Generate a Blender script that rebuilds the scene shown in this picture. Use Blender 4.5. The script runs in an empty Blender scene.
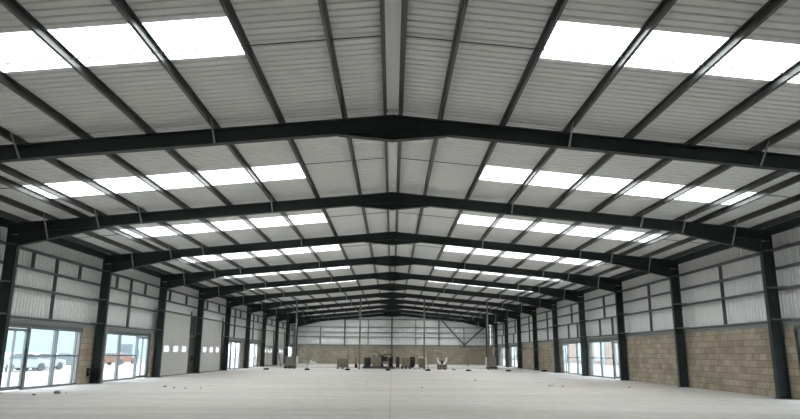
import bpy, math, random
from mathutils import Vector, Matrix
random.seed(7)
COL = bpy.context.scene.collection
PI = math.pi

# ------------------------------------------------------------------ dimensions
BAY = 6.993
def FY(k): return 20.476 + (k - 2) * BAY          # front face of portal frame k (1 = nearest one in view)
W = 12.0            # half span to the inner column flange
WO = 12.36          # outer column flange
WB = 12.40          # inner face of the blockwork
WC = 12.62          # cladding sheets
SL = 0.0945
def ZT(x): return 6.464 - SL * abs(x)             # top of the rafters
NLAST = 11
ANG = math.atan(SL)
FW = 0.18           # flange width

# ------------------------------------------------------------------ mesh helper
class MB:
    def __init__(s): s.v = []; s.f = []
    def add(s, vs, fs):
        n = len(s.v); s.v += [tuple(v) for v in vs]; s.f += [tuple(i + n for i in f) for f in fs]; return s
    def box(s, x0, x1, y0, y1, z0, z1):
        if x0 > x1: x0, x1 = x1, x0
        if y0 > y1: y0, y1 = y1, y0
        if z0 > z1: z0, z1 = z1, z0
        return s.add([(x0,y0,z0),(x1,y0,z0),(x1,y1,z0),(x0,y1,z0),(x0,y0,z1),(x1,y0,z1),(x1,y1,z1),(x0,y1,z1)],
                     [(0,3,2,1),(4,5,6,7),(0,1,5,4),(1,2,6,5),(2,3,7,6),(3,0,4,7)])
    def prism(s, poly, axis, a, b):
        """poly in the two remaining axes (in x,y,z order), extruded along axis from a to b"""
        n = len(poly); vs = []
        for t in (a, b):
            for p in poly:
                q = list(p); q.insert(axis, t); vs.append(tuple(q))
        fs = [tuple(range(n)), tuple(range(2*n-1, n-1, -1))]
        fs += [(i, n+i, n+(i+1) % n, (i+1) % n) for i in range(n)]
        return s.add(vs, fs)
    def bar(s, p0, p1, w, h, up=(0,0,1)):
        """rectangular bar of width w (sideways) and height h (along up) between two points"""
        p0 = Vector(p0); p1 = Vector(p1); d = (p1-p0).normalized(); up = Vector(up)
        r = d.cross(up)
        if r.length < 1e-4: r = d.cross(Vector((1,0,0)))
        r.normalize(); u = r.cross(d)
        vs = []
        for p in (p0, p1):
            for a, b in ((-1,-1),(1,-1),(1,1),(-1,1)): vs.append(p + r*a*w/2 + u*b*h/2)
        return s.add(vs, [(0,1,2,3),(7,6,5,4),(0,4,5,1),(1,5,6,2),(2,6,7,3),(3,7,4,0)])
    def tube(s, pts, r, n=8):
        pts = [Vector(p) for p in pts]; rs = r if isinstance(r, (list, tuple)) else [r]*len(pts)
        vs = []; ref = None
        for i, p in enumerate(pts):
            d = (pts[min(i+1, len(pts)-1)] - pts[max(i-1, 0)]).normalized()
            if ref is None: ref = d.orthogonal().normalized()
            ref = (ref - d*ref.dot(d)).normalized(); o = d.cross(ref)
            for k in range(n):
                a = 2*PI*k/n; vs.append(p + (ref*math.cos(a) + o*math.sin(a))*rs[i])
        fs = [tuple(range(n-1, -1, -1)), tuple(range((len(pts)-1)*n, len(pts)*n))]
        for i in range(len(pts)-1):
            for k in range(n): fs.append((i*n+k, i*n+(k+1) % n, (i+1)*n+(k+1) % n, (i+1)*n+k))
        return s.add(vs, fs)
    def lathe(s, prof, c, n=20):
        vs = []
        for r, z in prof:
            for k in range(n):
                a = 2*PI*k/n; vs.append((c[0]+r*math.cos(a), c[1]+r*math.sin(a), c[2]+z))
        m = len(prof); fs = [tuple(range(n-1, -1, -1)), tuple(range((m-1)*n, m*n))]
        for i in range(m-1):
            for k in range(n): fs.append((i*n+k, i*n+(k+1) % n, (i+1)*n+(k+1) % n, (i+1)*n+k))
        return s.add(vs, fs)
    def build(s, name, mat, parent=None, loc=None, bevel=0, smooth=False, local=False):
        """vertices are world coordinates (or local ones with local=True)"""
        if parent is not None:
            base = Vector((0,0,0)); q = parent
            while q is not None: base += q.location; q = q.parent
        else: base = Vector(loc or (0,0,0))
        me = bpy.data.meshes.new(name)
        vs = s.v if local else [(x-base.x, y-base.y, z-base.z) for x, y, z in s.v]
        me.from_pydata(vs, [], s.f); me.update()
        me.materials.append(mat)
        o = bpy.data.objects.new(name, me); COL.objects.link(o)
        if parent is not None: o.parent = parent
        else: o.location = base
        import bmesh
        bm = bmesh.new(); bm.from_mesh(me); bmesh.ops.recalc_face_normals(bm, faces=bm.faces); bm.to_mesh(me); bm.free()
        if smooth:
            for p in me.polygons: p.use_smooth = True
        if bevel:
            m = o.modifiers.new('edge', 'BEVEL'); m.width = bevel; m.segments = 2; m.limit_method = 'ANGLE'
        return o

def tag(o, label, cat, group=None, kind='thing'):
    o['label'] = label; o['category'] = cat; o['kind'] = kind
    if group: o['group'] = group
    return o
def empty(name, loc, label, cat, group=None, kind='thing'):
    o = bpy.data.objects.new(name, None); COL.objects.link(o); o.location = loc; o.empty_display_size = .2
    return tag(o, label, cat, group, kind)
def copy_tree(o, parent=None):
    c = o.copy(); COL.objects.link(c)
    if parent is not None: c.parent = parent
    for ch in list(o.children): copy_tree(ch, c)
    return c
ORD = ['zeroth','first','second','third','fourth','fifth','sixth','seventh','eighth','ninth','tenth','eleventh','twelfth']
def between(k):
    if k == 0: return 'in front of the first frame'
    return 'between %s and %s frames' % (ORD[k], ORD[k+1])

# ------------------------------------------------------------------ materials
def new_mat(name):
    m = bpy.data.materials.new(name); m.use_nodes = True
    nt = m.node_tree; nt.nodes.clear()
    out = nt.nodes.new('ShaderNodeOutputMaterial'); b = nt.nodes.new('ShaderNodeBsdfPrincipled')
    nt.links.new(b.outputs[0], out.inputs[0])
    return m, nt, b, out
def N(nt, t, **kw):
    n = nt.nodes.new(t)
    for k, v in kw.items(): setattr(n, k, v)
    return n
def plain(name, col, rough=.6, metal=0., var=.12, scale=3., spec=.3):
    m, nt, b, out = new_mat(name)
    tc = N(nt, 'ShaderNodeTexCoord'); nz = N(nt, 'ShaderNodeTexNoise'); nz.inputs['Scale'].default_value = scale
    nz.inputs['Detail'].default_value = 4
    mx = N(nt, 'ShaderNodeMix', data_type='RGBA')
    mx.inputs['A'].default_value = (*[c*(1-var) for c in col], 1); mx.inputs['B'].default_value = (*[min(1, c*(1+var)) for c in col], 1)
    nt.links.new(tc.outputs['Object'], nz.inputs['Vector']); nt.links.new(nz.outputs['Fac'], mx.inputs['Factor'])
    nt.links.new(mx.outputs['Result'], b.inputs['Base Color'])
    b.inputs['Roughness'].default_value = rough; b.inputs['Metallic'].default_value = metal
    b.inputs['Specular IOR Level'].default_value = spec
    return m
M = {}
M['steel'] = plain('dark green painted steel', (.031,.043,.041), .5, 0, .2, 2., .25)
M['purlin'] = plain('grey green purlin steel', (.085,.093,.088), .36, .45, .18, 6., .35)
M['rail'] = plain('grey painted rail', (.115,.128,.125), .5, .1, .15, 5.)
M['flash'] = plain('grey flashing', (.20,.215,.21), .5, .1, .1, 4.)
M['jamb'] = plain('dark jamb panel', (.07,.075,.07), .5, .1, .2, 4.)
M['tyre'] = plain('dusty tyre', (.13,.13,.13), .8, 0, .2, 4.)
M['stay'] = plain('galvanised stay', (.32,.33,.32), .45, .3, .15, 8.)
M['liner'] = plain('off white roof liner sheet', (.81,.825,.81), .5, 0, .03, .6)
M['clad'] = plain('off white wall cladding', (.79,.80,.79), .5, 0, .04, .8)
M['ridge'] = plain('white ridge flashing', (.84,.86,.85), .5, 0, .03, 1.)
M['door'] = plain('light grey door panel', (.52,.52,.49), .5, 0, .03, 1.5)
M['alu'] = plain('grey aluminium frame', (.23,.25,.25), .4, .5, .08, 4.)
M['black'] = plain('black rubber', (.006,.006,.006), .7, 0, .2, 9.)
M['pole'] = plain('brown grey steel pole', (.20,.19,.17), .5, .3, .15, 6.)
M['galv'] = plain('galvanised tube', (.20,.195,.175), .45, .3, .1, 8.)
M['darkmach'] = plain('charcoal machine paint', (.010,.011,.011), .6, 0, .3, 6.)
M['teal'] = plain('dark teal plastic', (.028,.046,.045), .45, 0, .25, 5.)
M['whiteplastic'] = plain('white plastic', (.72,.73,.70), .5, 0, .06, 5.)
M['cardboard'] = plain('brown timber boards', (.20,.165,.12), .75, 0, .2, 7.)
M['cardboard2'] = plain('dusty brown boards', (.26,.225,.17), .75, 0, .2, 7.)
M['tan'] = plain('tan sacking', (.17,.145,.11), .85, 0, .3, 9.)
M['lift'] = plain('grey painted lift', (.20,.185,.155), .5, 0, .25, 5.)
M['rubble'] = plain('concrete rubble', (.30,.285,.26), .9, 0, .35, 12.)
M['carwhite'] = plain('white car paint', (.40,.43,.45), .25, 0, .04, 1., .5)
M['carsilver'] = plain('silver car paint', (.20,.22,.25), .3, .2, .05, 1., .5)
M['carred'] = plain('brownish red car paint', (.26,.13,.09), .35, 0, .1, 1., .5)
M['carglass'] = plain('dark car glass', (.16,.19,.21), .2, 0, .1, 1., .5)
M['asphalt'] = plain('pale dusty ground', (.37,.37,.36), .9, 0, .1, .3)
M['palebuild'] = plain('pale blue grey panels', (.33,.41,.455), .6, 0, .05, .2)
M['darkwin'] = plain('dark window', (.06,.08,.10), .3, 0, .1, 1.)
M['bluewin'] = plain('blue grey glazing', (.30,.42,.52), .25, 0, .1, .6)
M['bollard'] = plain('white painted bollard', (.75,.75,.72), .5, 0, .05, 3.)

def brick_mat(name, c1, c2, cm, axes, bw, bh, mortar=.012, dirt=.35):
    m, nt, b, out = new_mat(name)
    g = N(nt, 'ShaderNodeNewGeometry'); sp = N(nt, 'ShaderNodeSeparateXYZ'); cb = N(nt, 'ShaderNodeCombineXYZ')
    nt.links.new(g.outputs['Position'], sp.inputs[0])
    nt.links.new(sp.outputs[axes[0]], cb.inputs[0]); nt.links.new(sp.outputs[axes[1]], cb.inputs[1])
    br = N(nt, 'ShaderNodeTexBrick'); br.inputs['Scale'].default_value = 1
    br.inputs['Brick Width'].default_value = bw; br.inputs['Row Height'].default_value = bh
    br.inputs['Mortar Size'].default_value = mortar; br.inputs['Mortar Smooth'].default_value = .3; br.inputs['Bias'].default_value = 0
    br.inputs['Color1'].default_value = (*c1, 1); br.inputs['Color2'].default_value = (*c2, 1); br.inputs['Mortar'].default_value = (*cm, 1)
    nt.links.new(cb.outputs[0], br.inputs['Vector'])
    nz = N(nt, 'ShaderNodeTexNoise'); nz.inputs['Scale'].default_value = 1.1; nz.inputs['Detail'].default_value = 8; nz.inputs['Roughness'].default_value = .75
    nt.links.new(g.outputs['Position'], nz.inputs['Vector'])
    mr = N(nt, 'ShaderNodeMapRange'); mr.inputs['From Min'].default_value = .3; mr.inputs['From Max'].default_value = .7
    mr.inputs['To Min'].default_value = 1-dirt; mr.inputs['To Max'].default_value = 1+dirt*.6
    nt.links.new(nz.outputs['Fac'], mr.inputs['Value'])
    mu = N(nt, 'ShaderNodeMix', data_type='RGBA', blend_type='MULTIPLY'); mu.inputs['Factor'].default_value = 1
    nt.links.new(br.outputs['Color'], mu.inputs['A']); nt.links.new(mr.outputs['Result'], mu.inputs['B'])
    nt.links.new(mu.outputs['Result'], b.inputs['Base Color']); b.inputs['Roughness'].default_value = .9
    bp = N(nt, 'ShaderNodeBump'); bp.inputs['Strength'].default_value = .5; bp.inputs['Distance'].default_value = .01
    nt.links.new(br.outputs['Fac'], bp.inputs['Height']); bp.invert = True
    nt.links.new(bp.outputs[0], b.inputs['Normal'])
    b.inputs['Specular IOR Level'].default_value = .2
    return m
M['blockX'] = brick_mat('blockwork on side walls', (.42,.355,.275), (.30,.25,.19), (.20,.17,.135), ('Y','Z'), .45, .228)
M['blockY'] = brick_mat('blockwork on end wall', (.40,.345,.27), (.32,.275,.21), (.24,.205,.165), ('X','Z'), .45, .228)
M['redbrick'] = brick_mat('red brick facade', (.38,.27,.22), (.32,.23,.185), (.4,.36,.32), ('Y','Z'), .45, .15, .02, .2)

def floor_mat():
    m, nt, b, out = new_mat('pale dusty concrete floor')
    g = N(nt, 'ShaderNodeNewGeometry')
    def noise(scale, sx, sy, det=6, rough=.6):
        mp = N(nt, 'ShaderNodeMapping'); mp.inputs['Scale'].default_value = (sx, sy, 1)
        nz = N(nt, 'ShaderNodeTexNoise'); nz.inputs['Scale'].default_value = scale; nz.inputs['Detail'].default_value = det; nz.inputs['Roughness'].default_value = rough
        nt.links.new(g.outputs['Position'], mp.inputs[0]); nt.links.new(mp.outputs[0], nz.inputs['Vector']); return nz.outputs['Fac']
    a = noise(.35, .35, 1.0); c = noise(2.2, 1, 1, 8, .7); d = noise(.9, .12, 1.4, 5)
    r1 = N(nt, 'ShaderNodeValToRGB'); r1.color_ramp.elements[0].position = .3; r1.color_ramp.elements[1].position = .7
    r1.color_ramp.elements[0].color = (.515,.487,.455,1); r1.color_ramp.elements[1].color = (.615,.586,.555,1)
    nt.links.new(a, r1.inputs[0])
    r2 = N(nt, 'ShaderNodeMapRange'); r2.inputs['From Min'].default_value = .3; r2.inputs['From Max'].default_value = .7; r2.inputs['To Min'].default_value = .86; r2.inputs['To Max'].default_value = 1.08
    nt.links.new(c, r2.inputs['Value'])
    r3 = N(nt, 'ShaderNodeMapRange'); r3.inputs['From Min'].default_value = .35; r3.inputs['From Max'].default_value = .65; r3.inputs['To Min'].default_value = .90; r3.inputs['To Max'].default_value = 1.05
    nt.links.new(d, r3.inputs['Value'])
    m1 = N(nt, 'ShaderNodeMix', data_type='RGBA', blend_type='MULTIPLY'); m1.inputs['Factor'].default_value = 1
    m2 = N(nt, 'ShaderNodeMix', data_type='RGBA', blend_type='MULTIPLY'); m2.inputs['Factor'].default_value = 1
    jm = N(nt, 'ShaderNodeMapping'); jm.inputs['Location'].default_value = (12.0, 4.83, 0)
    jb = N(nt, 'ShaderNodeTexBrick'); jb.offset = 0; jb.inputs['Scale'].default_value = 1; jb.inputs['Brick Width'].default_value = 12.0; jb.inputs['Row Height'].default_value = 8.7
    jb.inputs['Mortar Size'].default_value = .03; jb.inputs['Mortar Smooth'].default_value = .6
    jb.inputs['Color1'].default_value = (1,1,1,1); jb.inputs['Color2'].default_value = (.97,.97,.97,1); jb.inputs['Mortar'].default_value = (.80,.80,.80,1)
    nt.links.new(g.outputs['Position'], jm.inputs[0]); nt.links.new(jm.outputs[0], jb.inputs['Vector'])
    m3 = N(nt, 'ShaderNodeMix', data_type='RGBA', blend_type='MULTIPLY'); m3.inputs['Factor'].default_value = 1
    nt.links.new(r1.outputs[0], m1.inputs['A']); nt.links.new(r2.outputs[0], m1.inputs['B'])
    nt.links.new(m1.outputs['Result'], m2.inputs['A']); nt.links.new(r3.outputs[0], m2.inputs['B'])
    nt.links.new(m2.outputs['Result'], m3.inputs['A']); nt.links.new(jb.outputs['Color'], m3.inputs['B'])
    nt.links.new(m3.outputs['Result'], b.inputs['Base Color'])
    b.inputs['Roughness'].default_value = .75; b.inputs['Specular IOR Level'].default_value = .25
    bp = N(nt, 'ShaderNodeBump'); bp.inputs['Strength'].default_value = .25; bp.inputs['Distance'].default_value = .02
    nt.links.new(c, bp.inputs['Height']); nt.links.new(bp.outputs[0], b.inputs['Normal'])
    return m
M['floor'] = floor_mat()

def sheer(name, tint, transl, fac_t, gloss=0.):
    """daylight passing through: transparent tint mixed with translucent / glossy"""
    m = bpy.data.materials.new(name); m.use_nodes = True; nt = m.node_tree; nt.nodes.clear()
    out = N(nt, 'ShaderNodeOutputMaterial'); t = N(nt, 'ShaderNodeBsdfTransparent'); t.inputs[0].default_value = (*tint, 1)
    if gloss:
        s2 = N(nt, 'ShaderNodeBsdfGlossy'); s2.inputs[0].default_value = (1,1,1,1); s2.inputs['Roughness'].default_value = .03
    else:
        s2 = N(nt, 'ShaderNodeBsdfTranslucent'); s2.inputs[0].default_value = (*transl, 1)
    mx = N(nt, 'ShaderNodeMixShader'); mx.inputs[0].default_value = fac_t
    nt.links.new(t.outputs[0], mx.inputs[1]); nt.links.new(s2.outputs[0], mx.inputs[2]); nt.links.new(mx.outputs[0], out.inputs[0])
    return m
M['grp'] = sheer('translucent rooflight sheet', (.655,.658,.655), (.775,.775,.77), .35)
M['glass'] = sheer('tinted glass', (.61,.648,.665), None, .04, gloss=1)
M['vision'] = sheer('frosted vision panel', (.42,.43,.43), (.5,.5,.5), .4)

# ------------------------------------------------------------------ setting: floor, ceiling, walls
Y0 = -3.0; Y1 = FY(NLAST) + .15
f = MB().box(-12.6, 12.6, Y0, Y1+.3, -.25, 0).build('floor', M['floor'])
tag(f, 'pale dusty bare concrete floor slab of the empty hall', 'floor', kind='structure')

RL = {0:(9.14,10.42), 1:(17.05,18.52), 2:(23.45,25.1)}
RX0, RX1 = 2.50, 10.06
def rl_range(k):
    if k in RL: return RL[k]
    return (FY(k)+3.0, FY(k)+4.6)
CZ = .152
P = .2
def rib_points(a, b):
    """(y, dz) of the trapezoid liner sheet between a and b"""
    pts = [(a, 0)]; i = math.floor(a/P)
    while i*P < b + P:
        for dy, dz in ((.142,0),(.152,.04),(.19,.04),(.2,0)):
            y = i*P + dy
            if a + .004 < y < b - .004: pts.append((y, dz))
        i += 1
    pts.append((b, 0)); return pts
def sheet_x(mb, a, b, xa, xb, sgn, lift=0):
    pts = rib_points(a, b); vs = []
    for y, dz in pts:
        for x in (xa, xb): vs.append((sgn*x, y, ZT(x)+CZ+dz+lift))
    mb.add(vs, [(2*i, 2*i+1, 2*i+3, 2*i+2) for i in range(len(pts)-1)])
ce = MB()
for sg in (-1, 1):
    edges = [Y0]
    sheet_x(ce, Y0, RL[0][0], .0, 12.66, sg)
    for k in range(0, NLAST):
        a, b = rl_range(k); nxt = rl_range(k+1)[0] if k+1 < NLAST else Y1+.25
        sheet_x(ce, a, b, .0, RX0, sg); sheet_x(ce, a, b, RX1, 12.66, sg)
        sheet_x(ce, b, nxt, .0, 12.66, sg)
co = ce.build('ceiling', M['liner'])
tag(co, 'off-white ribbed metal roof lining sheets on both slopes', 'ceiling', kind='structure')
# ridge flashing under the ridge
rd = MB()
for k in range(0, NLAST):
    a, b = FY(k) + (FW if k else 0), FY(k+1)
    rd.prism([(-.13, ZT(.13)+.125), (0, ZT(0)+.13), (.13, ZT(.13)+.125), (.13, ZT(.13)+.133), (0, ZT(0)+.138), (-.13, ZT(.13)+.133)], 1, a+.02, b-.02)
ro = rd.build('trim_1', M['ridge'])
tag(ro, 'smooth pale ridge flashing strip running along the apex between ridge purlins', 'ridge strip', kind='structure')

# openings: (wall side, bay, y0, y1, kind)
WIN = [(-1,2,21.05,26.45,'near'), (-1,3,28.75,34.0,'far'), (-1,6,49.6,54.5,'near'), (-1,7,56.6,61.6,'far'), (-1,10,77.6,82.6,'near'),
       (1,1,14.2,20.0,'far'), (1,4,35.25,41.25,'near'), (1,5,42.5,48.0,'far'), (1,8,63.5,68.9,'near'), (1,9,70.3,75.9,'far')]
DOR = [(-1,4,35.55,40.45), (-1,5,43.0,48.0), (-1,8,64.1,68.9), (-1,9,71.0,75.9)]
HEAD, DHEAD, BT = 2.10, 3.43, 2.30
def ribs_z(mb, sg, a, b, z0, z1):
    """vertical trapezoid ribs on a side wall between y=a..b"""
    pts = rib_points(a, b); vs = []
    for y, dz in pts:
        for z in (z0, z1): vs.append((sg*(WC+dz), y, z))
    mb.add(vs, [(2*i, 2*i+1, 2*i+3, 2*i+2) for i in range(len(pts)-1)])
for sg, nm in ((-1, 'left'), (1, 'right')):
    ops = sorted([(a, b, HEAD) for s, k, a, b, c in WIN if s == sg] + [(a, b, DHEAD) for s, k, a, b in DOR if s == sg])
    mb = MB(); cl = MB(); y = Y0
    for a, b, h in ops:
        mb.box(sg*WB, sg*(WB+.2), y, a, 0, BT); y = b
        if h > BT:
            pass
    mb.box(sg*WB, sg*(WB+.2), y, Y1+.1, 0, BT)
    w = mb.build('wall_'+nm, M['blockX'])
    tag(w, ('blockwork and white clad side wall with the loading doors' if sg < 0 else 'long blockwork and white clad side wall without loading doors'), 'wall', kind='structure')
    y = Y0; top = ZT(WC)+CZ+.02
    for a, b, h in ops:
        if h > BT:
            ribs_z(cl, sg, y, a, BT-.06, top); ribs_z(cl, sg, a, b, h, top); y = b
    ribs_z(cl, sg, y, Y1+.2, BT-.06, top)
    cl.build('cladding', M['clad'], w)
    fl_ = MB(); y = Y0
    for a, b, h in [o for o in ops if o[2] > BT] + [(Y1, Y1, 9)]:
        fl_.box(sg*(WB-.015), sg*(WB+.03), y, a, 2.20, 2.315); y = b
    fl_.build('flashing', M['flash'], w)
    hd = MB()
    for a, b, h in ops:
        if h < BT: hd.box(sg*(WB+.02), sg*(WB+.19), a, b, HEAD, BT-.06)
    hd.build('lintel', M['rail'], w)
# end wall
gY = FY(NLAST)
mb = MB().box(-12.6, 12.6, gY+.14, gY+.32, 0, 2.25)
for x in (-6, 6): mb.box(x-.17, x+.17, gY+.08, gY+.15, 0, 2.2)
wb = mb.build('wall_back', M['blockY']); tag(wb, 'far end wall, blockwork below white sheet cladding', 'wall', kind='structure')
cl = MB(); n = 84; pts = []
i = -12.66
xs = []
kk = -64
while kk*P < 12.8:
    for dx, dy in ((0,0),(.10,0),(.125,.03),(.175,.03)):
        x = kk*P + dx
        if -12.64 < x < 12.64: xs.append((x, dy))
    kk += 1
vs = []
for x, dy in xs: vs += [(x, gY+.26+dy, 2.2), (x, gY+.26+dy, ZT(x)+CZ+.03)]
cl.add(vs, [(2*i, 2*i+1, 2*i+3, 2*i+2) for i in range(len(xs)-1)])
cl.build('cladding', M['clad'], wb)
wf = MB().box(-12.6, 12.6, Y0-.2, Y0, 0, 5.4)
wf.prism([(-12.6,5.4),(12.6,5.4),(0,ZT(0)+CZ)], 1, Y0-.2, Y0)
tag(wf.build('wall_front', M['clad']), 'front end wall behind the viewer', 'wall', kind='structure')

# ------------------------------------------------------------------ portal frames
def rafter_mb(sg):
    mb = MB(); yc = FW/2
    x0, x1 = .012, WO
    d = .345
    poly = [(sg*x0, ZT(x0)), (sg*x1, ZT(x1)), (sg*x1, ZT(x1)-d), (sg*x0, ZT(x0)-d)]
    mb.prism(poly, 1, yc-.006, yc+.006)
    for zt, t in ((0, -.016), (-d, .016)):
        mb.prism([(sg*x0, ZT(x0)+zt), (sg*x1, ZT(x1)+zt), (sg*x1, ZT(x1)+zt+t), (sg*x0, ZT(x0)+zt+t)], 1, 0, FW)
    return mb
def haunch_mb(sg):
    mb = MB(); yc = FW/2; xa, za = 9.1, ZT(9.1)-.347; xb, zb = W, 4.59
    mb.prism([(sg*xa, za), (sg*xb, ZT(xb)-.347), (sg*xb, zb)], 1, yc-.006, yc+.006)
    mb.prism([(sg*xa, za), (sg*xb, zb), (sg*xb, zb-.017), (sg*xa, za-.017)], 1, 0, FW)
    return mb
def apex_mb():
    mb = MB(); yc = FW/2; xa = 1.2; za = ZT(xa)-.347; zb = 5.89
    for s in (-1, 1):
        mb.prism([(s*.012, ZT(0)-.347), (s*xa, za), (s*.012, zb)], 1, yc-.006, yc+.006)
        mb.prism([(s*.012, zb), (s*xa, za), (s*xa, za-.016), (s*.012, zb-.016)], 1, 0, FW)
    return mb
def column_mb(sg):
    mb = MB(); yc = FW/2; top = ZT(WO)-.36
    mb.box(sg*W, sg*(W+.016), 0, FW, .02, top); mb.box(sg*(WO-.016), sg*WO, 0, FW, .02, ZT(WO))
    mb.box(sg*W, sg*WO, yc-.006, yc+.006, .02, top)
    mb.box(sg*(W+.016), sg*(WO-.016), .02, FW-.02, 4.59, 4.605)
    mb.box(sg*W, sg*(W+.016), 0, FW, top, ZT(W)-.36)
    return mb
STAY_X = (3.9, 8.1, 9.45, 11.05)
def frame_label(k):
    if k == 1: return 'nearest dark green steel portal frame, spanning overhead with its columns out of view'
    if k == 2: return 'second dark green portal frame from the camera, its columns cut by picture edges'
    if k == NLAST: return 'last dark steel portal frame, standing right at the far end wall'
    return 'dark green steel portal frame, %s one counted from the camera' % ORD[k]
root = empty('portal_frame', (0, FY(1), 0), frame_label(1), 'steel frame', 'row of portal frames carrying the roof')
for sg in (-1, 1):
    c = column_mb(sg).build('column', M['steel'], root, local=True)
    MB().box(sg*(W-.06), sg*(WO+.03), -.05, FW+.05, 0, .022).build('base_plate', M['steel'], c, local=True)
    r = rafter_mb(sg).build('rafter', M['steel'], root, local=True)
    haunch_mb(sg).build('eaves_haunch', M['steel'], root, local=True)
    for x in STAY_X:
        zb = ZT(x)-.335 if x < 9.1 else ZT(x)-.345-(x-9.1)*.14
        mb = MB()
        mb.bar((sg*x, .0, zb), (sg*x, -.42, ZT(x)+.10), .045, .010); mb.bar((sg*x, .012, zb), (sg*x, -.41, ZT(x)+.10), .008, .045)
        mb.bar((sg*x, FW, zb), (sg*x, FW+.42, ZT(x)+.10), .045, .010)
        mb.build('purlin_stay', M['stay'], root, local=True)
    for z in (2.42, 3.42, 4.62):
        mb = MB().bar((sg*(W+.03), -.008, z), (sg*(WB+.05), -.35, z), .012, .05)
        mb.bar((sg*(W+.03), FW+.008, z), (sg*(WB+.05), FW+.35, z), .012, .05)
        mb.build('rail_stay', M['rail'], root, local=True)
apex_mb().build('apex_haunch', M['steel'], root, local=True)
MB().box(-.012, .012, -.01, FW+.01, 5.86, ZT(0)-.002).build('apex_plate', M['steel'], root, local=True)
for k in range(2, NLAST+1):
    c = copy_tree(root); c.location = (0, FY(k), 0); c['label'] = frame_label(k)

# ------------------------------------------------------------------ purlins
PX = [.17, 1.06, 2.46, 3.9, 5.28, 6.66, 8.1, 9.45, 10.06, 11.05, 12.0]
PXL = [.15, 1.06, 2.46, 3.92, 5.36, 6.76, 8.19, 9.5, 10.08, 11.05, 12.0]
def zed(L, h=.145, fl=.052, t=.004, lip=.016):
    """Z section, web along local z, flanges along local x, length along local y"""
    mb = MB()
    mb.box(-t/2, t/2, 0, L, 0, h); mb.box(-fl, t/2, 0, L, h-t, h); mb.box(-t/2, fl, 0, L, 0, t)
    mb.box(-fl, -fl+t, 0, L, h-lip, h); mb.box(fl-t, fl, 0, L, 0, lip); return mb
proto = None
def put_purlin(sg, i, k):
    global proto
    x = PX[i] if sg > 0 else PXL[i]
    if proto is None:
        proto = zed(BAY-.012).build('roof_purlin', M['purlin'], local=True); o = proto
    else:
        o = proto.copy(); COL.objects.link(o)
    o.location = (sg*x, FY(k)+.006, ZT(x)+.002); o.rotation_euler = (0, ANG*sg, 0) if sg > 0 else (0, -ANG, 0)
    o.scale = (-1 if sg < 0 else 1, 1, 1)
    nm = 'ridge' if i == 0 else ORD[i] + ' from ridge'
    side = 'slope above loading doors' if sg < 0 else 'slope opposite loading doors'
    if i == 0: lab = 'grey steel ridge purlin, %s, %s' % (side, between(k))
    elif i == len(PX)-1: lab = 'grey steel eaves purlin, %s, %s' % (side, between(k))
    else: lab = 'steel purlin, %s, %s, %s' % (ORD[i+1]+' from ridge', side, between(k))
    tag(o, lab, 'purlin', 'steel roof purlins')
for k in range(0, NLAST):
    for sg in (-1, 1):
        for i in range(len(PX)):
            if k == 0 and i > 6: continue
            put_purlin(sg, i, k)

# anti-sag rods at mid bay
for k in range(0, NLAST):
    for sg in (-1, 1):
        y = FY(k) + BAY/2 + .05
        xe = 8.1 if k == 0 else 12.0
        o = MB().tube([(0,0,0), (sg*(xe-.17), 0, -(xe-.17)*SL)], .011, 6).build('sag_rod', M['rail'], loc=(sg*.17, y, ZT(.17)+.11), local=True)
        tag(o, 'thin sag rod across purlins, %s, %s' % ('slope above loading doors' if sg < 0 else 'slope opposite loading doors', between(k)), 'rod', 'anti-sag rods under the roof')

# rooflights
for k in range(0, NLAST):
    a, b = rl_range(k)
    for sg in (-1, 1):
        mb = MB(); sheet_x(mb, a-.01, b+.01, RX0, RX1+.02, sg, .004)
        o = mb.build('rooflight', M['grp'], loc=(sg*6, a, ZT(6)+CZ))
        tag(o, 'bright translucent rooflight strip, %s, %s' % ('slope above loading doors' if sg < 0 else 'slope opposite loading doors', between(k)), 'rooflight', 'rooflight strips in the roof')

# ------------------------------------------------------------------ side rails, posts and eaves beams
def chan_y(L, h, d=.17):
    mb = MB(); t = .006
    mb.box(0, t, 0, L, -h/2, h/2); mb.box(0, d, 0, L, -h/2, -h/2+t); mb.box(0, d, 0, L, h/2-t, h/2); return mb
rail_cache = {}
def put_rail(sg, k, z, h, what, y0=None, y1=None):
    y0 = FY(k)+.006 if y0 is None else y0; y1 = FY(k+1)-.006 if y1 is None else y1
    key = (round(y1-y0, 3), h)
    if key not in rail_cache:
        o = chan_y(y1-y0, h).build('side_rail', M['rail'], local=True); rail_cache[key] = o
    else:
        o = rail_cache[key].copy(); COL.objects.link(o)
    o.location = (sg*(WO+.03 if h < .1 else WO+.012), y0, z)
    o.scale = (sg, 1, 1)
    tag(o, '%s, %s, %s' % (what, 'loading door wall' if sg < 0 else 'wall opposite loading doors', between(k)), 'rail', 'horizontal cladding rails on the side walls')
def put_post(sg, k, y, z0, z1, what):
    mb = MB().box(0, .006, -.025, .025, 0, z1-z0); mb.box(0, .12, -.025, -.019, 0, z1-z0); mb.box(0, .12, .019, .025, 0, z1-z0)
    o = mb.build('rail_post', M['rail'], local=True); o.location = (sg*(WO+.045), y, z0); o.scale = (sg, 1, 1)
    tag(o, '%s, %s, %s' % (what, 'loading door wall' if sg < 0 else 'wall opposite loading doors', between(k)), 'post', 'upright posts between cladding rails')
door_bays = {(s, k): (a, b) for s, k, a, b in DOR}
win_bays = {(s, k): (a, b) for s, k, a, b, c in WIN}
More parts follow.
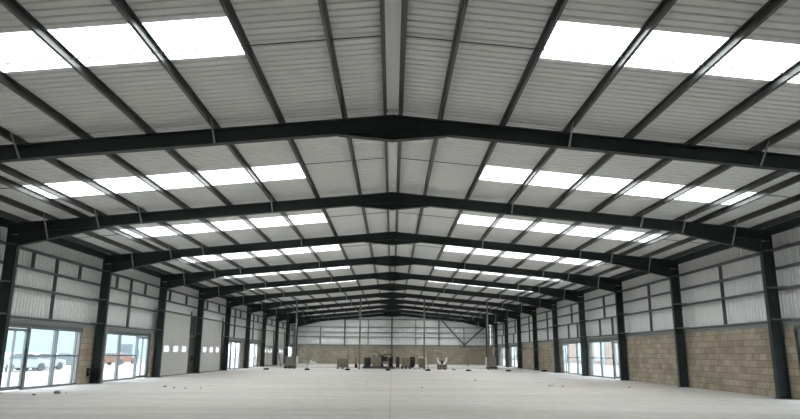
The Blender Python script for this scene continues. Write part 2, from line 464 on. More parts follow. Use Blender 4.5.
for k in range(1, NLAST):
    for sg in (-1, 1):
        y = FY(k)
        put_rail(sg, k, 4.67, .07, 'top cladding rail')
        put_rail(sg, k, 4.05, .07, 'second cladding rail from the top')
        if (sg, k) in door_bays:
            a, b = door_bays[(sg, k)]
            put_rail(sg, k, 3.48, .09, 'rail directly over the loading door')
            put_post(sg, k, a+.9 if k == 4 else a+1.0, 4.085, 4.635, 'short post over the loading door, nearer one')
            put_post(sg, k, b-1.0, 4.085, 4.635, 'short post over the loading door, farther one')
            for yy, wh in ((a-.14, 'near jamb post of the loading door'), (b+.14, 'far jamb post of the loading door')):
                put_post(sg, k, yy, 0, 3.43, wh)
        else:
            put_rail(sg, k, 3.38, .07, 'third cladding rail from the top')
            put_rail(sg, k, 2.385, .07, 'lowest cladding rail just above the blockwork')
            if sg < 0:
                put_post(sg, k, y+BAY*.50, 2.42, 4.635, 'full height middle post')
                put_post(sg, k, y+BAY*.27, 4.085, 4.635, 'short upper post, nearer one')
                put_post(sg, k, y+BAY*.76, 4.085, 4.635, 'short upper post, farther one')
            elif (sg, k) in win_bays and k > 1:
                put_post(sg, k, y+BAY*.50, 3.415, 4.635, 'upper middle post')
                put_post(sg, k, y+BAY*.32, 2.42, 3.345, 'lower post, nearer one')
                put_post(sg, k, y+BAY*.64, 2.42, 3.345, 'lower post, farther one')
            else:
                put_post(sg, k, y+BAY*.53, 2.42, 4.635, 'full height middle post')

# eaves beams along the wall heads
eb = None
for k in range(1, NLAST):
    for sg in (-1, 1):
        if eb is None: o = eb = chan_y(BAY-.012, .26, .10).build('eaves_beam', M['steel'], local=True)
        else: o = eb.copy(); COL.objects.link(o)
        o.location = (sg*(WO+.03), FY(k)+.006, ZT(WO)+.0); o.scale = (sg, 1, 1)
        tag(o, 'dark eaves beam at the wall head, %s, %s' % ('loading door wall' if sg < 0 else 'wall opposite loading doors', between(k)), 'beam', 'eaves beams along both walls')

# gable wall steel
def gz(x): return ZT(x) - .36
for x in (-6.0, 0.0, 6.0):
    z0 = 0 if x == 0 else 2.2
    mb = MB(); mb.box(x-.09, x+.09, gY-.03, gY-.015, z0, gz(x)-.02); mb.box(x-.005, x+.005, gY-.015, gY+.05, z0, gz(x)-.02); mb.box(x-.09, x+.09, gY+.045, gY+.055, z0, gz(x)-.02)
    wh = {-6.0:'thick dark steel wind post on the end wall, first of three from loading door side', 0.0:'thick dark steel wind post on the end wall below the roof apex', 6.0:'thick dark steel wind post on the end wall where the diagonal braces start'}[x]
    tag(mb.build('wind_post', M['rail'], loc=(x, gY, z0)), wh, 'post', 'wind posts on the end wall')
for x, wh in ((-9.1,'thin end wall post nearest the loading door corner'), (-3.03,'thin end wall post between loading door side wind post and apex wind post'), (3.05,'thin end wall post between the apex wind post and the braced panel'), (9.2,'thin end wall post rising from the foot of the diagonal braces')):
    tag(MB().box(x-.04, x+.04, gY+.07, gY+.2, 2.4, 4.56 if abs(x) > 5 else 5.55).build('rail_post', M['rail'], loc=(x, gY, 2.4)), wh, 'post', 'upright posts between cladding rails')
for z, xm, wh, h in ((2.3, 11.95, 'deep rail along the top of the end wall blockwork', .2), (3.34, 11.95, 'end wall cladding rail, lowest thin one', .07), (3.92, 11.95, 'end wall cladding rail, second thin one up', .07), (4.58, 11.95, 'end wall cladding rail, third thin one up', .07), (5.55, 6.3, 'short end wall cladding rail high under the apex', .07)):
    tag(MB().box(-xm, xm, gY+.06, gY+.21, z-h/2, z+h/2).build('end_rail', M['flash' if h > .1 else 'rail'], loc=(0, gY, z)), wh, 'rail', 'horizontal cladding rails on the end wall')
for p0, p1, wh in (((6.2, 5.66), (9.2, 2.42), 'diagonal brace on the end wall descending from wind post to blockwork'), ((9.2, 2.42), (11.9, 4.75), 'diagonal brace on the end wall rising from blockwork to the corner column')):
    tag(MB().bar((p0[0], gY-.08, p0[1]), (p1[0], gY-.08, p1[1]), .06, .18).build('diagonal_brace', M['rail'], loc=(p0[0], gY-.08, p0[1])), wh, 'brace', 'diagonal braces on the end wall')

# ------------------------------------------------------------------ glazed units
wn = 0
for sg, k, a, b, side in WIN:
    wn += 1
    X = lambda d: sg*(WB + d)
    e0, e1 = .05, .13          # frame depth from the block face
    fr = MB()
    L = b - a
    # door at one end
    dw = min(1.45, L*.30)
    if side == 'near': da, db = a+.12, a+.12+dw; pa, pb = db+.1, b-.06
    else: da, db = b-.12-dw, b-.12; pa, pb = a+.06, da-.1
    fr.box(X(e0), X(e1), a, a+.06, 0, HEAD); fr.box(X(e0), X(e1), b-.06, b, 0, HEAD)
    fr.box(X(e0), X(e1), a, b, HEAD-.07, HEAD)
    fr.box(X(e0-.01), X(e1), min(pa, pb)-.02, max(pa, pb), 0, .08)
    ja = db if side == 'near' else da-.1
    fr.box(X(e0-.03), X(e1), ja, ja+.1, 0, HEAD)
    fr.box(X(e0), X(e1), (a if side == 'near' else db), (da if side == 'near' else b), 0, HEAD)
    np_ = 2
    m1 = pa + (pb-pa)*(.5 if side == 'near' else .42)
    muls = [m1-.09, m1+.09] + ([pb-.28] if side == 'near' else [])
    for y in muls: fr.box(X(e0), X(e1), y-.028, y+.028, .08, HEAD-.07)
    fr.box(X(e0+.01), X(e1-.01), pa, pb, 1.09, 1.14)
    root = fr.build('window_%d' % wn, M['alu'], loc=(sg*WB, (a+b)/2, 0))
    nearside = {2:'nearest glazed unit beside the camera', 3:'glazed unit before the first loading door', 6:'first glazed unit past the nearer loading doors', 7:'second glazed unit past the nearer loading doors', 10:'farthest glazed unit by the end wall'}
    othr = {1:'glazed unit at the picture edge', 4:'nearer of a glazed pair between block bays', 5:'farther of a glazed pair between block bays', 8:'first glazed unit of the far pair', 9:'last glazed unit of the far pair'}
    tag(root, (nearside[k] + ', loading door wall') if sg < 0 else (othr[k] + ', wall opposite loading doors'), 'window', 'aluminium glazed units with doors', 'structure')
    ed = [pa] + muls + [pb]
    g = MB(); g.box(X(.085), X(.095), pa, pb, .08, HEAD-.07); g.build('glazing', M['glass'], root)
    # door leaf
    lf = MB(); t = .085
    lf.box(X(e0+.01), X(e1), da, da+t, .02, HEAD-.08); lf.box(X(e0+.01), X(e1), db-t, db, .02, HEAD-.08)
    lf.box(X(e0+.01), X(e1), da+t, db-t, HEAD-.17, HEAD-.08); lf.box(X(e0+.01), X(e1), da+t, db-t, .02, .14)
    lf.box(X(e0+.01), X(e1), (da+db)/2-.02, (da+db)/2+.02, .14, HEAD-.17)
    leaf = lf.build('door_leaf', M['alu'], root)
    MB().box(X(.085), X(.095), da+t, db-t, .14, HEAD-.17).build('door_glass', M['glass'], leaf)
    hy = (db-.05) if side == 'near' else (da+.05)
    hd = MB().tube([(X(.02), hy, .75), (X(.0), hy, .78), (X(.0), hy, 1.32), (X(.02), hy, 1.35)], .014, 6); hd.box(X(.0), X(.07), hy-.015, hy+.015, .78, .81); hd.box(X(.0), X(.07), hy-.015, hy+.015, 1.29, 1.32)
    hd.build('door_handle', M['black'], leaf)

# ------------------------------------------------------------------ sectional loading doors
for n, (sg, k, a, b) in enumerate(DOR):
    X = lambda d: sg*(WB + d)
    mb = MB(); nsec = 6; hs = DHEAD/nsec
    vy = [(a + (b-a)*c - .44, a + (b-a)*c + .44) for c in (.20, .52, .84)]
    vz = (1.29, 1.64)
    zs = [0.02] + [hs*i for i in range(1, nsec)] + [DHEAD]
    for i in range(nsec):
        z0, z1 = zs[i]+.006, zs[i+1]-.006
        if z0 < vz[0] < z1 or z0 < vz[1] < z1 or (z0 > vz[0] and z1 < vz[1]):
            lo, hi = max(z0, vz[0]), min(z1, vz[1])
            ys = [a] + [v for p in vy for v in p] + [b]
            for j in range(0, 8, 2): mb.box(X(.03), X(.07), ys[j], ys[j+1], z0, z1)
            for p in vy:
                if lo > z0: mb.box(X(.03), X(.07), p[0], p[1], z0, lo)
                if hi < z1: mb.box(X(.03), X(.07), p[0], p[1], hi, z1)
        else: mb.box(X(.03), X(.07), a, b, z0, z1)
    mb.box(X(.045), X(.06), a, vy[0][0], 0.02, DHEAD); mb.box(X(.045), X(.06), vy[2][1], b, 0.02, DHEAD)
    mb.box(X(.045), X(.06), vy[0][1], vy[1][0], 0.02, DHEAD); mb.box(X(.045), X(.06), vy[1][1], vy[2][0], 0.02, DHEAD)
    for p in vy: mb.box(X(.045), X(.06), p[0], p[1], .02, vz[0]); mb.box(X(.045), X(.06), p[0], p[1], vz[1], DHEAD)
    d = mb.build('door_%d' % (n+1), M['door'], loc=(sg*WB, (a+b)/2, 0))
    tag(d, ['nearest tall light grey sectional loading door, three small windows', 'second tall light grey sectional loading door from the camera', 'third light grey loading door, beyond the glazed pair', 'fourth and farthest light grey loading door'][n], 'door', 'sectional loading doors', 'structure')
    for p in vy: MB().box(X(.035), X(.065), p[0], p[1], vz[0], vz[1]).build('vision_window', M['vision'], d)
    for y in (a-.06, b+.06): MB().box(X(-.01), X(.05), y-.035, y+.035, 0, DHEAD+.3).build('guide_rail', M['steel'], d)
    for y0_, y1_ in ((FY(k)+.2, a-.1), (b+.1, FY(k+1)-.02)): MB().box(X(-.012), X(0), y0_, y1_, 0, DHEAD).build('jamb_panel', M['jamb'], d)
    MB().box(X(.025), X(.075), a, b, 0, .03).build('bottom_seal', M['black'], d)
    stud = MB()
    for i in range(nsec):
        for c in (.36, .68):
            y = a+(b-a)*c; z = hs*(i+.5)
            stud.box(X(.022), X(.035), y-.03, y+.03, z-.03, z+.03)
    stud.build('door_bracket', M['rail'], d)

# ------------------------------------------------------------------ small wall fittings by the third frame
for px, y, z0, z1, wh in ((-WB, 27.22, .28, .62, 'small black fitting low on the block pier between window and third frame column'), (-12.13, 27.42, .12, .62, 'taller black fitting low on the front of the third frame column'), (-WB, 40.95, .75, 1.05, 'small black fitting on the jamb panel beside the nearest loading door')):
    o = empty('wall_fitting', (px, y, z0), wh, 'fitting', 'small black fittings on the loading door wall')
    MB().box(px-.02, px+.05, y-.07, y+.05, z0, z1).build('back_plate', M['black'], o, bevel=.01)
    MB().tube([(px+.05, y, z0+.08), (px+.15, y, z0+.10), (px+.15, y, z1-.06), (px+.05, y, z1-.04)], .03, 8).build('pull_loop', M['black'], o, smooth=True)

# ------------------------------------------------------------------ tall slender poles under the seventh frame
for x, wh in ((-8.12, 'tall slender pole closest to the loading door wall'), (-2.70, 'tall slender pole between the brown crate and the green barrel'), (2.76, 'tall slender pole in front of the white-topped cage trolley'), (8.15, 'tall slender pole in front of the lift by the far glazed pair')):
    top = ZT(x)-.36
    o = empty('support_pole', (x, FY(7)+.09, 0), wh, 'pole', 'four tall slender poles reaching the roof')
    MB().tube([(x, FY(7)+.09, .02), (x, FY(7)+.09, top)], .07, 10).build('shaft', M['pole'], o, smooth=True)
    MB().box(x-.13, x+.13, FY(7)-.04, FY(7)+.22, 0, .02).build('base_plate', M['pole'], o)
    MB().box(x-.09, x+.09, FY(7)+.0, FY(7)+.18, top, top+.012).build('head_plate', M['pole'], o)

# ------------------------------------------------------------------ temporary fence
fy = 51.6
FX = [-9.73, -6.55, -3.41, -.27, 2.85, 6.0, 9.12, 11.95]
FH = 1.70
def fence_panel(x0, x1):
    r = .021
    o = empty('temporary_fence', ((x0+x1)/2, fy, .12), '', 'fence panel', 'temporary wire fence panels across the hall')
    mb = MB()
    mb.tube([(x0+.05, fy, .10), (x0+.05, fy, FH)], r, 8); mb.tube([(x1-.05, fy, .10), (x1-.05, fy, FH)], r, 8)
    mb.tube([(x0+.05, fy, FH), (x1-.05, fy, FH)], r, 8); mb.tube([(x0+.05, fy, .22), (x1-.05, fy, .22)], r*.8, 8)
    mb.build('tube_frame', M['galv'], o)
    g = MB(); n = 28
    for i in range(1, n):
        x = x0+.05+(x1-x0-.1)*i/n; g.box(x-.001, x+.001, fy-.001, fy+.001, .22, FH)
    for i in range(1, 7): z = .22+(FH-.22)*i/7; g.box(x0+.05, x1-.05, fy-.0015, fy+.0015, z-.0015, z+.0015)
    g.build('wire_mesh', M['galv'], o)
    return o
wh = ['end panel nearest the loading doors', 'second panel from the loading doors', 'panel in front of the brown crate', 'panel in front of the dark machine', 'panel in front of the tan bales', 'panel before the diagonal braces', 'end panel by the far glazed pair']
for i in range(7):
    o = fence_panel(FX[i], FX[i+1]); o['label'] = 'temporary wire mesh fence, ' + wh[i]
wf_ = ['by the loading door wall', 'beyond the end of the loading door side panel', 'in front of the brown crate', 'in front of the dark machine', 'beside the cage trolley pole', 'with white clip under the braced end wall panel', 'in front of the far glazed pair', 'close to the block wall opposite the loading doors']
for i, x in enumerate(FX):
    o = empty('ballast_block', (x, fy, 0), 'black rubber fence ballast block ' + wf_[i], 'ballast block', 'black rubber blocks under the fence panels')
    mb = MB().prism([(x-.19, 0), (x+.19, 0), (x+.19, .08), (x+.14, .12), (x-.14, .12), (x-.19, .08)], 1, fy-.13, fy+.13)
    mb.build('rubber_block', M['black'], o)
    if i == 5:
        mb = MB().box(x-.06, x+.06, fy-.06, fy-.03, .14, .34); mb.build('white_clip', M['whiteplastic'], o)

# ------------------------------------------------------------------ goods and machines in the distance
def wheel(mb, x, y, r, w, axis='y'):
    n = 16; poly = [(x+r*math.cos(2*PI*i/n), r+r*math.sin(2*PI*i/n)) for i in range(n)]
    return mb.prism(poly, 1, y-w/2, y+w/2)
def pallet(o, x0, x1, y0, y1, h=.15, mat='cardboard'):
    d = MB(); n = 6
    for i in range(n):
        a = y0+(y1-y0)*i/n; d.box(x0, x1, a+.01, a+(y1-y0)/n-.01, h-.025, h)
    for i in range(3):
        c = x0+.06+(x1-x0-.12)*i/2; d.box(c-.06, c+.06, y0, y1, 0, h-.025)
    d.build('pallet', M[mat], o)
# 1 brown crate
o = empty('timber_crate', (-4.13, 56, 0), 'brown boarded timber crate on a pallet, standing alone near the loading doors', 'crate')
pallet(o, -4.6, -3.64, 55.6, 56.5)
MB().box(-4.55, -3.66, 55.66, 56.45, .15, .83).build('crate_body', M['cardboard'], o)
b_ = MB()
for x in (-4.57, -4.12, -3.70): b_.box(x, x+.06, 55.63, 55.66, .15, .85)
for z in (.17, .46, .78): b_.box(-4.57, -3.64, 55.62, 55.65, z, z+.06)
b_.build('batten', M['tan'], o)
MB().box(-4.58, -3.63, 55.6, 56.5, .83, .86).build('lid', M['cardboard2'], o)
# 2 slim dark stand
o = empty('upright_stand', (-3.25, 60, 0), 'slim dark upright stand with a bulky foot beside the crate', 'stand')
MB().box(-3.31, -3.19, 59.95, 60.05, .3, 1.05).build('post', M['tan'], o)
MB().prism([(-3.33, 0), (-3.08, 0), (-3.08, .2), (-3.2, .36), (-3.33, .36)], 1, 59.85, 60.15).build('foot', M['darkmach'], o)
# 3 low flat trolley
o = empty('flat_trolley', (-1.1, 58.3, 0), 'low black flat trolley carrying barrel, boxes and machine', 'trolley')
MB().box(-2.5, .32, 57.1, 59.0, .03, .19).build('deck', M['darkmach'], o)
for x in (-2.3, -.9, .15):
    for y in (57.25, 58.85):
        wm = MB(); wheel(wm, x, y, .068, .06); wm.build('wheel', M['black'], o)
# barrel
o = empty('barrel', (-2.12, 58.2, .19), 'dark teal round barrel with pale rim at the trolley end', 'barrel')
MB().lathe([(.27,.19),(.31,.25),(.33,.55),(.33,.86),(.30,.93)], (-2.12, 58.2, 0)).build('drum', M['teal'], o, smooth=True)
MB().lathe([(.31,.92),(.31,.99),(.27,1.0),(.27,.95)], (-2.12, 58.2, 0)).build('rim', M['galv'], o)
# two boxes
for x0, x1, wl in ((-1.70, -1.30, 'brown box on the trolley next to the teal barrel'), (-1.29, -.90, 'brown box on the trolley next to the dark machine')):
    o = empty('storage_box', ((x0+x1)/2, 58.2, .19), wl, 'box', 'two brown boxes on the trolley')
    MB().box(x0, x1, 57.9, 58.6, .19, 1.0).build('box_body', M['cardboard2'], o)
    MB().box(x0-.01, x1+.01, 57.89, 58.61, 1.0, 1.04).build('lid', M['cardboard'], o)
    MB().tube([(x0+.12, 58.1, 1.04), (x0+.12, 58.1, 1.16), (x0+.2, 58.1, 1.16), (x0+.2, 58.1, 1.04)], .025, 6).build('lifting_eye', M['darkmach'], o)
# machine
o = empty('compact_digger', (-.4, 58.2, .19), 'small dark digger-like machine with bent arm and hoop bar', 'machine')
MB().box(-.92, -.70, 57.85, 58.5, .19, .36).build('track', M['black'], o, bevel=.03)
MB().box(-.28, .12, 57.85, 58.5, .19, .36).build('track', M['black'], o, bevel=.03)
MB().prism([(-.90,.66),(-.06,.62),(-.06,.88),(-.4,1.03),(-.90,1.06)], 1, 57.9, 58.5).build('engine_cover', M['darkmach'], o, bevel=.02)
MB().prism([(-.22,.3),(.10,.3),(.13,.98),(-.02,1.04),(-.22,.9)], 1, 57.9, 58.5).build('counterweight', M['darkmach'], o, bevel=.02)
MB().prism([(-.9,.36),(-.78,.36),(-.74,.74),(-.88,.74)], 1, 57.95, 58.4).build('mast', M['darkmach'], o)
MB().tube([(-.85,58.0,1.0),(-.72,58.0,1.14),(-.5,58.0,1.23),(-.2,58.0,1.23),(0,58.0,1.16),(.08,58.0,1.0)], .045, 8).build('hoop_bar', M['darkmach'], o)
ar = MB().tube([(-.84,58.15,1.0),(-.98,58.15,1.16)], .07, 8).build('boom', M['darkmach'], o)
MB().tube([(-.98,58.15,1.16),(-1.22,58.15,1.42),(-1.62,58.15,1.52)], [.06,.055,.04], 8).build('dipper', M['tan'], ar)
# 4 black cabinet
o = empty('black_cabinet', (.55, 58, 0), 'narrow black cabinet standing between machine and gridded boxes', 'cabinet')
MB().box(.39, .70, 57.75, 58.2, .12, 1.0).build('cabinet_body', M['darkmach'], o, bevel=.02)
MB().box(.42, .67, 57.735, 57.75, .18, .95).build('door', M['teal'], o)
for x in (.45, .64):
    wm = MB(); wheel(wm, x, 57.9, .06, .06); wm.build('caster', M['black'], o)
# 5 gridded stack on black dolly
o = empty('wheeled_dolly', (1.24, 57.5, 0), 'low dolly with black wheels under the gridded brown boxes', 'dolly')
MB().box(.85, 1.66, 57.2, 57.8, .15, .21).build('deck', M['tan'], o)
for x in (.92, 1.25, 1.58):
    wm = MB(); wheel(wm, x, 57.16, .12, .08); wheel(wm, x, 57.84, .12, .08); wm.build('wheel', M['black'], o)
pos = [('lower', 'cabinet side'), ('lower', 'black crate side'), ('upper', 'cabinet side'), ('upper', 'black crate side')]
for i, (lv, sd) in enumerate(pos):
    x0 = .88 + (i % 2)*.37; z0 = .21 + (i//2)*.375
    o = empty('storage_box', (x0+.18, 57.5, z0), 'brown box on the wheeled dolly, %s one on the %s' % (lv, sd), 'box', 'four brown boxes on the dolly')
    MB().box(x0, x0+.36, 57.25, 57.75, z0, z0+.345).build('box_body', M['cardboard'], o)
    MB().box(x0-.004, x0+.364, 57.24, 57.76, z0+.345, z0+.37).build('lid', M['tan'], o)
# 6 black crate
o = empty('black_crate', (1.86, 58.5, 0), 'tall black open crate between the brown boxes and the cage trolley', 'crate')
MB().box(1.64, 2.07, 58.3, 58.7, .1, 1.0).build('crate_body', M['black'], o, bevel=.015)
MB().box(1.62, 2.09, 58.28, 58.72, .78, .82).build('band', M['teal'], o)
fm = MB()
for x in (1.68, 1.98): fm.box(x, x+.06, 58.32, 58.68, 0, .1)
fm.build('foot', M['black'], o)
# 7 white sack
def blob(name, c, r, mat, label, cat, group=None):
    import bmesh
    bm = bmesh.new(); bmesh.ops.create_icosphere(bm, subdivisions=2, radius=1)
    rnd = random.Random(hash((round(c[0],2), round(c[1],2))) & 0xffff)
    for v in bm.verts:
        n = 1 + rnd.uniform(-.16, .16); v.co = Vector((v.co.x*r[0]*n, v.co.y*r[1]*n, max(-.75, v.co.z)*r[2]*n))
    zmin = min(v.co.z for v in bm.verts)
    me = bpy.data.meshes.new(name); bm.to_mesh(me); bm.free(); me.materials.append(mat)
    o = bpy.data.objects.new(name, me); COL.objects.link(o); o.location = (c[0], c[1], c[2]-zmin)
    return tag(o, label, cat, group)
blob('white_sack', (2.15, 57.6, 0), (.27,.2,.13), M['whiteplastic'], 'small slumped white sack on the floor below the black crate', 'sack')
# 8 cage trolley
o = empty('cage_trolley', (2.67, 58, 0), 'brown panelled cage trolley with white tube top beside a pole', 'trolley')
MB().box(2.34, 2.98, 57.7, 58.3, .12, .2).build('deck', M['tan'], o)
for x0, x1 in ((2.36,2.55),(2.57,2.76),(2.78,2.96)):
    MB().box(x0, x1, 57.75, 58.25, .2, .92).build('side_panel', M['cardboard'], o)
MB().tube([(2.42,57.74,.9),(2.46,57.74,1.0),(2.7,57.74,1.02),(2.74,57.74,.92)], .04, 8).build('top_tube', M['whiteplastic'], o)
MB().tube([(2.86,57.74,.98),(3.0,57.74,.95),(3.03,57.74,.7),(3.03,57.74,.2)], .035, 8).build('side_tube', M['whiteplastic'], o)
for x in (2.42, 2.9):
    wm = MB(); wheel(wm, x, 57.75, .06, .06); wheel(wm, x, 58.25, .06, .06); wm.build('caster', M['black'], o)
# 9 two tan bales with crumpled white wrap
for x, wl in ((4.06, 'tan bale on the cage trolley side of the wrapped pair'), (4.50, 'tan bale on the diagonal brace side of the wrapped pair')):
    o = empty('tan_bale', (x, 56, 0), wl, 'bale', 'pair of tan bales with white wrap')
    MB().box(x-.2, x+.2, 55.75, 56.25, 0, .42).build('bale_body', M['tan'], o, bevel=.07)
    bd = MB()
    for q in (-.09, .09): bd.box(x+q-.015, x+q+.015, 55.735, 56.265, .03, .43)
    bd.build('strap', M['darkmach'], o)
    s = -1 if x < 4.3 else 1
    wr = MB()
    wr.tube([(x-s*.06, 56, .40), (x+s*.02, 56, .58), (x+s*.16, 55.95, .72), (x+s*.10, 55.95, .86), (x+s*.22, 56, .95)], [.16,.10,.09,.06,.07], 7)
    wr.build('white_wrap', M['whiteplastic'], o)
blob('black_bundle', (4.28, 55.9, .42), (.1,.12,.2), M['darkmach'], 'small black bundle lodged between the white wraps of the bales', 'bundle')
# 10 bricks
for x, wl in ((5.0, 'loose brown brick lying on the floor, one nearer the tan bales'), (5.15, 'loose brown brick lying on the floor, one nearer the braced panel')):
    tag(MB().box(x-.06, x+.06, 53.9, 54.12, 0, .1).build('loose_brick', M['tan'], loc=(x, 54, 0), bevel=.008), wl, 'brick', 'two loose bricks')
# 11/12 lifts
def lift(x0, x1, y, mirror, label, mast):
    cx = (x0+x1)/2
    o = empty('scissor_lift', (cx, y, 0), label, 'lift', 'compact work lifts')
    MB().box(x0, x1, y-.38, y+.38, .18, .40).build('chassis', M['lift'], o, bevel=.02)
    n = 3
    for i in range(n):
        x = x0+.06+(x1-x0-.12)*i/(n-1)
        wm = MB(); wheel(wm, x, y-.40, .13, .12); wheel(wm, x, y+.40, .13, .12); wm.build('wheel', M['black'], o)
    for i in range(3):
        z = .42+.12*i
        MB().bar((x0+.06, y-.25, z), (x1-.06, y-.25, z+.10), .05, .05).build('scissor_arm', M['lift'], o)
        MB().bar((x1-.06, y+.25, z), (x0+.06, y+.25, z+.10), .05, .05).build('scissor_arm', M['lift'], o)
    MB().box(x0+.02, x1-.02, y-.36, y+.36, .80, .88).build('platform', M['lift'], o)
    MB().box(x0+.03, x1-.03, y-.34, y-.31, .40, 1.0).build('side_panel', M['lift'], o)
    g = MB()
    for x in (x0+.04, x1-.04):
        for yy in (y-.34, y+.34): g.tube([(x, yy, .88), (x, yy, 1.05)], .018, 6)
    for yy in (y-.34, y+.34): g.tube([(x0+.04, yy, 1.05), (x1-.04, yy, 1.05)], .018, 6)
    g.build('guard_rail', M['galv'], o)
    if mast: MB().box(cx-.06, cx+.06, y+.1, y+.2, .88, 1.9).build('mast', M['pole'], o)
    xs = x0-.22 if mirror else x1+.1
    MB().box(xs, xs+.16, y-.2, y-.12, .40, 1.02).build('control_box', M['whiteplastic'], o)
    MB().box(min(xs, x1-.02), max(xs+.16, x0+.02), y-.18, y-.14, .36, .42).build('bracket', M['lift'], o)
    return o
lift(8.46, 9.2, 58.2, True, 'drab grey-brown work lift on black wheels by the far glazed pair', True)
lift(-8.98, -8.18, 56.2, False, 'drab grey-brown work lift on black wheels by the farthest loading door', False)
# white offcut pile
o = empty('sheet_pile', (-9.15, 78, 0), 'small pile of leaning white sheet offcuts before the end wall', 'pile')
for i, (xa, xb, h) in enumerate(((-9.65,-9.0,.5), (-9.3,-8.7,.38), (-9.5,-8.8,.15))):
    MB().prism([(xa, 0), (xb, 0), (xb, .05), (xa+.15, h), (xa+.08, h)], 1, 77.7+i*.22, 77.72+i*.22+.1).build('sheet', M['whiteplastic'], o)
# leaning pipe by column
o = MB().tube([(-10.04, 60.0, .03), (-10.2, 60.6, .5), (-10.46, 61.2, 1.2), (-10.7, 61.9, 1.75), (-12.33, 62.4, 2.0)], .03, 8).build('leaning_hose', M['black'], loc=(-10.04, 60, 0), smooth=True)
tag(o, 'dark hose slanting from the floor up to a column beside the third loading door', 'hose')

# rubble
for x, y, s in ((-10.26,20.7,.07), (-10.55,19.9,.05), (-10.1,20.9,.03), (-7.9,24.4,.04), (-7.4,24.1,.03), (-8.4,24.9,.05), (-6.9,24.3,.03), (6.6,27.6,.05), (6.8,27.9,.03), (7.1,27.4,.04), (1.2,25.5,.03), (-1.1,30.2,.03), (9.6,26.7,.04), (4.2,33.0,.04)):
    blob('rubble_chip', (x, y, 0), (s*1.1, s*.8, s*.6) if s < .07 else (s*1.5, s, s*.8), M['rubble'], '', 'rubble', 'rubble chips on the concrete floor')
CH = ['largest dark rubble chip, on the floor inside the nearest glazed unit', 'flat rubble chip just in front of the largest one', 'tiny rubble chip just behind the largest one']
i = 0
NEAR = ['small rubble chip below the nearest block pier', 'tiny rubble chip second along the scattered row by the block pier', 'flattened rubble chip farthest back in the scattered row', 'tiny rubble chip at the hall-centre end of the scattered row',
        'rubble chip nearest in the cluster facing the plain block bays', 'tiny rubble chip farthest in the cluster facing the plain block bays', 'rubble chip nearest the block wall in the cluster', 'lone tiny chip on the mid floor', 'lone tiny chip beyond the mid floor', 'rubble chip near the third frame column foot, plain block side', 'lone chip on the floor before the glazed pair']
for o in [o for o in bpy.data.objects if o.name.startswith('rubble_chip')]:
    o['label'] = (CH + NEAR)[i]; i += 1

# ------------------------------------------------------------------ outside
g = MB().box(-140, -12.6, -20, 260, -.3, -.03); g.box(12.6, 140, -20, 260, -.3, -.03); g.box(-12.6, 12.6, Y1+.31, 260, -.3, -.03)
tag(g.build('ground', M['asphalt']), 'pale dusty yard ground outside the glazing', 'ground', kind='structure')
def car(x, y, rot, mat, label):
    o = empty('parked_car', (0,0,0), label, 'car', 'cars parked in the yard')
    body = [(-2.1,.25),(2.1,.25),(2.15,.55),(2.0,.78),(1.2,.9),(.55,1.38),(-1.0,1.42),(-1.75,.95),(-2.1,.85)]
    MB().prism(body, 1, -.85, .85).build('body', M[mat], o, local=True, bevel=.08)
    MB().prism([(1.02,.93),(.5,1.32),(-.95,1.35),(-1.5,.97)], 1, -.87, .87).build('side_window', M['carglass'], o, local=True)
    MB().prism([(1.22,.92),(.62,1.34),(.60,1.30),(1.16,.90)], 1, -.72, .72).build('windscreen', M['carglass'], o, local=True)
    for wx in (-1.3, 1.35):
        for wy in (-.80, .80):
            m = MB(); wheel(m, wx, wy, .31, .2); m.build('wheel', M['tyre'], o, local=True)
    o.location = (x, y, -.03); o.rotation_euler = (0,0,rot); o.scale = (.88,.88,.86); return o
car(-24.8, 44.2, 1.2, 'carwhite', 'pale grey car seen through the door leaf of the nearest glazed unit')
car(-25.5, 48.2, 1.35, 'carwhite', 'pale grey car seen through the middle pane of nearest glazed unit')
car(-27.0, 53.8, 1.4, 'carsilver', 'darker grey car seen through the farther pane of nearest glazed unit')
car(-29.2, 68.0, 1.2, 'carred', 'brownish red car seen through the second glazed unit, first of two')
car(-30.4, 74.5, 1.3, 'carred', 'brownish red car seen through the second glazed unit, farther of two')
for x, y, wl in ((-15.2, 26.6, 'white bollard outside behind the nearest glazed unit, nearer one'), (-15.4, 33.6, 'white bollard outside behind the nearest glazed unit, farther one')):
    tag(MB().lathe([(.07,-.03),(.07,.85),(.05,.92),(.01,.95)], (x, y, 0), 12).build('bollard', M['bollard'], loc=(x, y, 0), smooth=True), wl, 'bollard', 'white bollards outside the glazing')
o = empty('pale_warehouse', (-56, 110, 0), 'pale blue-grey warehouse across the yard behind the parked cars', 'building')
MB().box(-62, -50, 60, 172, -.03, 9).build('wall', M['palebuild'], o)
MB().box(-50.0, -49.9, 121.6, 127.2, .6, 2.7).build('window', M['darkwin'], o)
MB().box(-50.02, -49.8, 98, 99.4, -.03, 9).build('downpipe', M['bluewin'], o)
MB().box(-62.2, -49.7, 59.8, 172.2, 9, 9.4).build('roof_edge', M['alu'], o)
o = empty('brick_building', (34, 95, 0), 'red brick building with blue glazing across the yard', 'building')
MB().box(30, 40, 60, 190, -.03, 9).build('wall', M['redbrick'], o)
for i in range(13):
    y = 64+i*9.5
    MB().box(29.9, 30.02, y, y+4.2, .5, 3.6).build('window', M['bluewin'], o)
    MB().box(29.85, 30.02, y-.3, y, -.03, 5).build('downpipe', M['palebuild'], o)
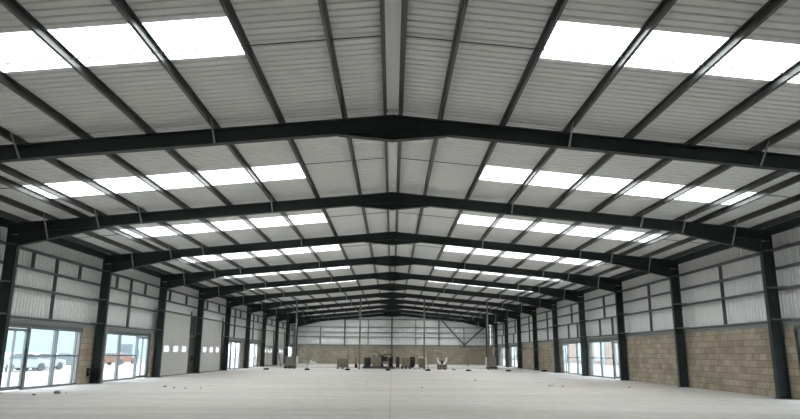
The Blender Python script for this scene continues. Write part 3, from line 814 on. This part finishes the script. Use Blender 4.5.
MB().box(29.7, 40.3, 59.7, 190.3, 9, 9.4).build('roof_edge', M['alu'], o)

# ------------------------------------------------------------------ world, camera, view
w = bpy.data.worlds.new('overcast sky'); bpy.context.scene.world = w; w.use_nodes = True
nt = w.node_tree; nt.nodes.clear()
out = N(nt, 'ShaderNodeOutputWorld'); bg = N(nt, 'ShaderNodeBackground')
tc = N(nt, 'ShaderNodeTexCoord'); sp = N(nt, 'ShaderNodeSeparateXYZ'); rp = N(nt, 'ShaderNodeValToRGB')
rp.color_ramp.elements[0].position = 0; rp.color_ramp.elements[0].color = (.80,.86,.90,1)
rp.color_ramp.elements[1].position = 1; rp.color_ramp.elements[1].color = (.98,1.0,1.0,1)
nt.links.new(tc.outputs['Generated'], sp.inputs[0]); nt.links.new(sp.outputs['Z'], rp.inputs[0]); nt.links.new(rp.outputs[0], bg.inputs[0])
bg.inputs[1].default_value = 1.0
nt.links.new(bg.outputs[0], out.inputs[0])

sc = bpy.context.scene
cam = bpy.data.cameras.new('camera'); co = bpy.data.objects.new('camera', cam); COL.objects.link(co); sc.camera = co
cam.sensor_width = 36; cam.sensor_fit = 'HORIZONTAL'; cam.lens = 643.089/800*36; cam.clip_end = 600; cam.clip_start = .05
pit, yaw, roll = .2208, .0106, .0071
c, s = math.cos(yaw), math.sin(yaw); cp, sp_ = math.cos(pit), math.sin(pit); cr, sr = math.cos(roll), math.sin(roll)
r0 = Vector((c, -s, 0)); u0 = Vector((-s*sp_, -c*sp_, cp)); fw = Vector((s*cp, c*cp, sp_))
cx = r0*cr + u0*sr; cy = -r0*sr + u0*cr
m = Matrix((cx, cy, -fw)).transposed().to_4x4(); m.translation = Vector((.035, 0, 1.274)); co.matrix_world = m
vs = sc.view_settings; vs.view_transform = 'Standard'; vs.look = 'None'; vs.gamma = 1; vs.use_curve_mapping = False
vs.exposure = 3.53
sc.cycles.max_bounces = 16; sc.cycles.diffuse_bounces = 8; sc.cycles.transparent_max_bounces = 24; sc.cycles.transmission_bounces = 8
sc.cycles.use_denoising = True
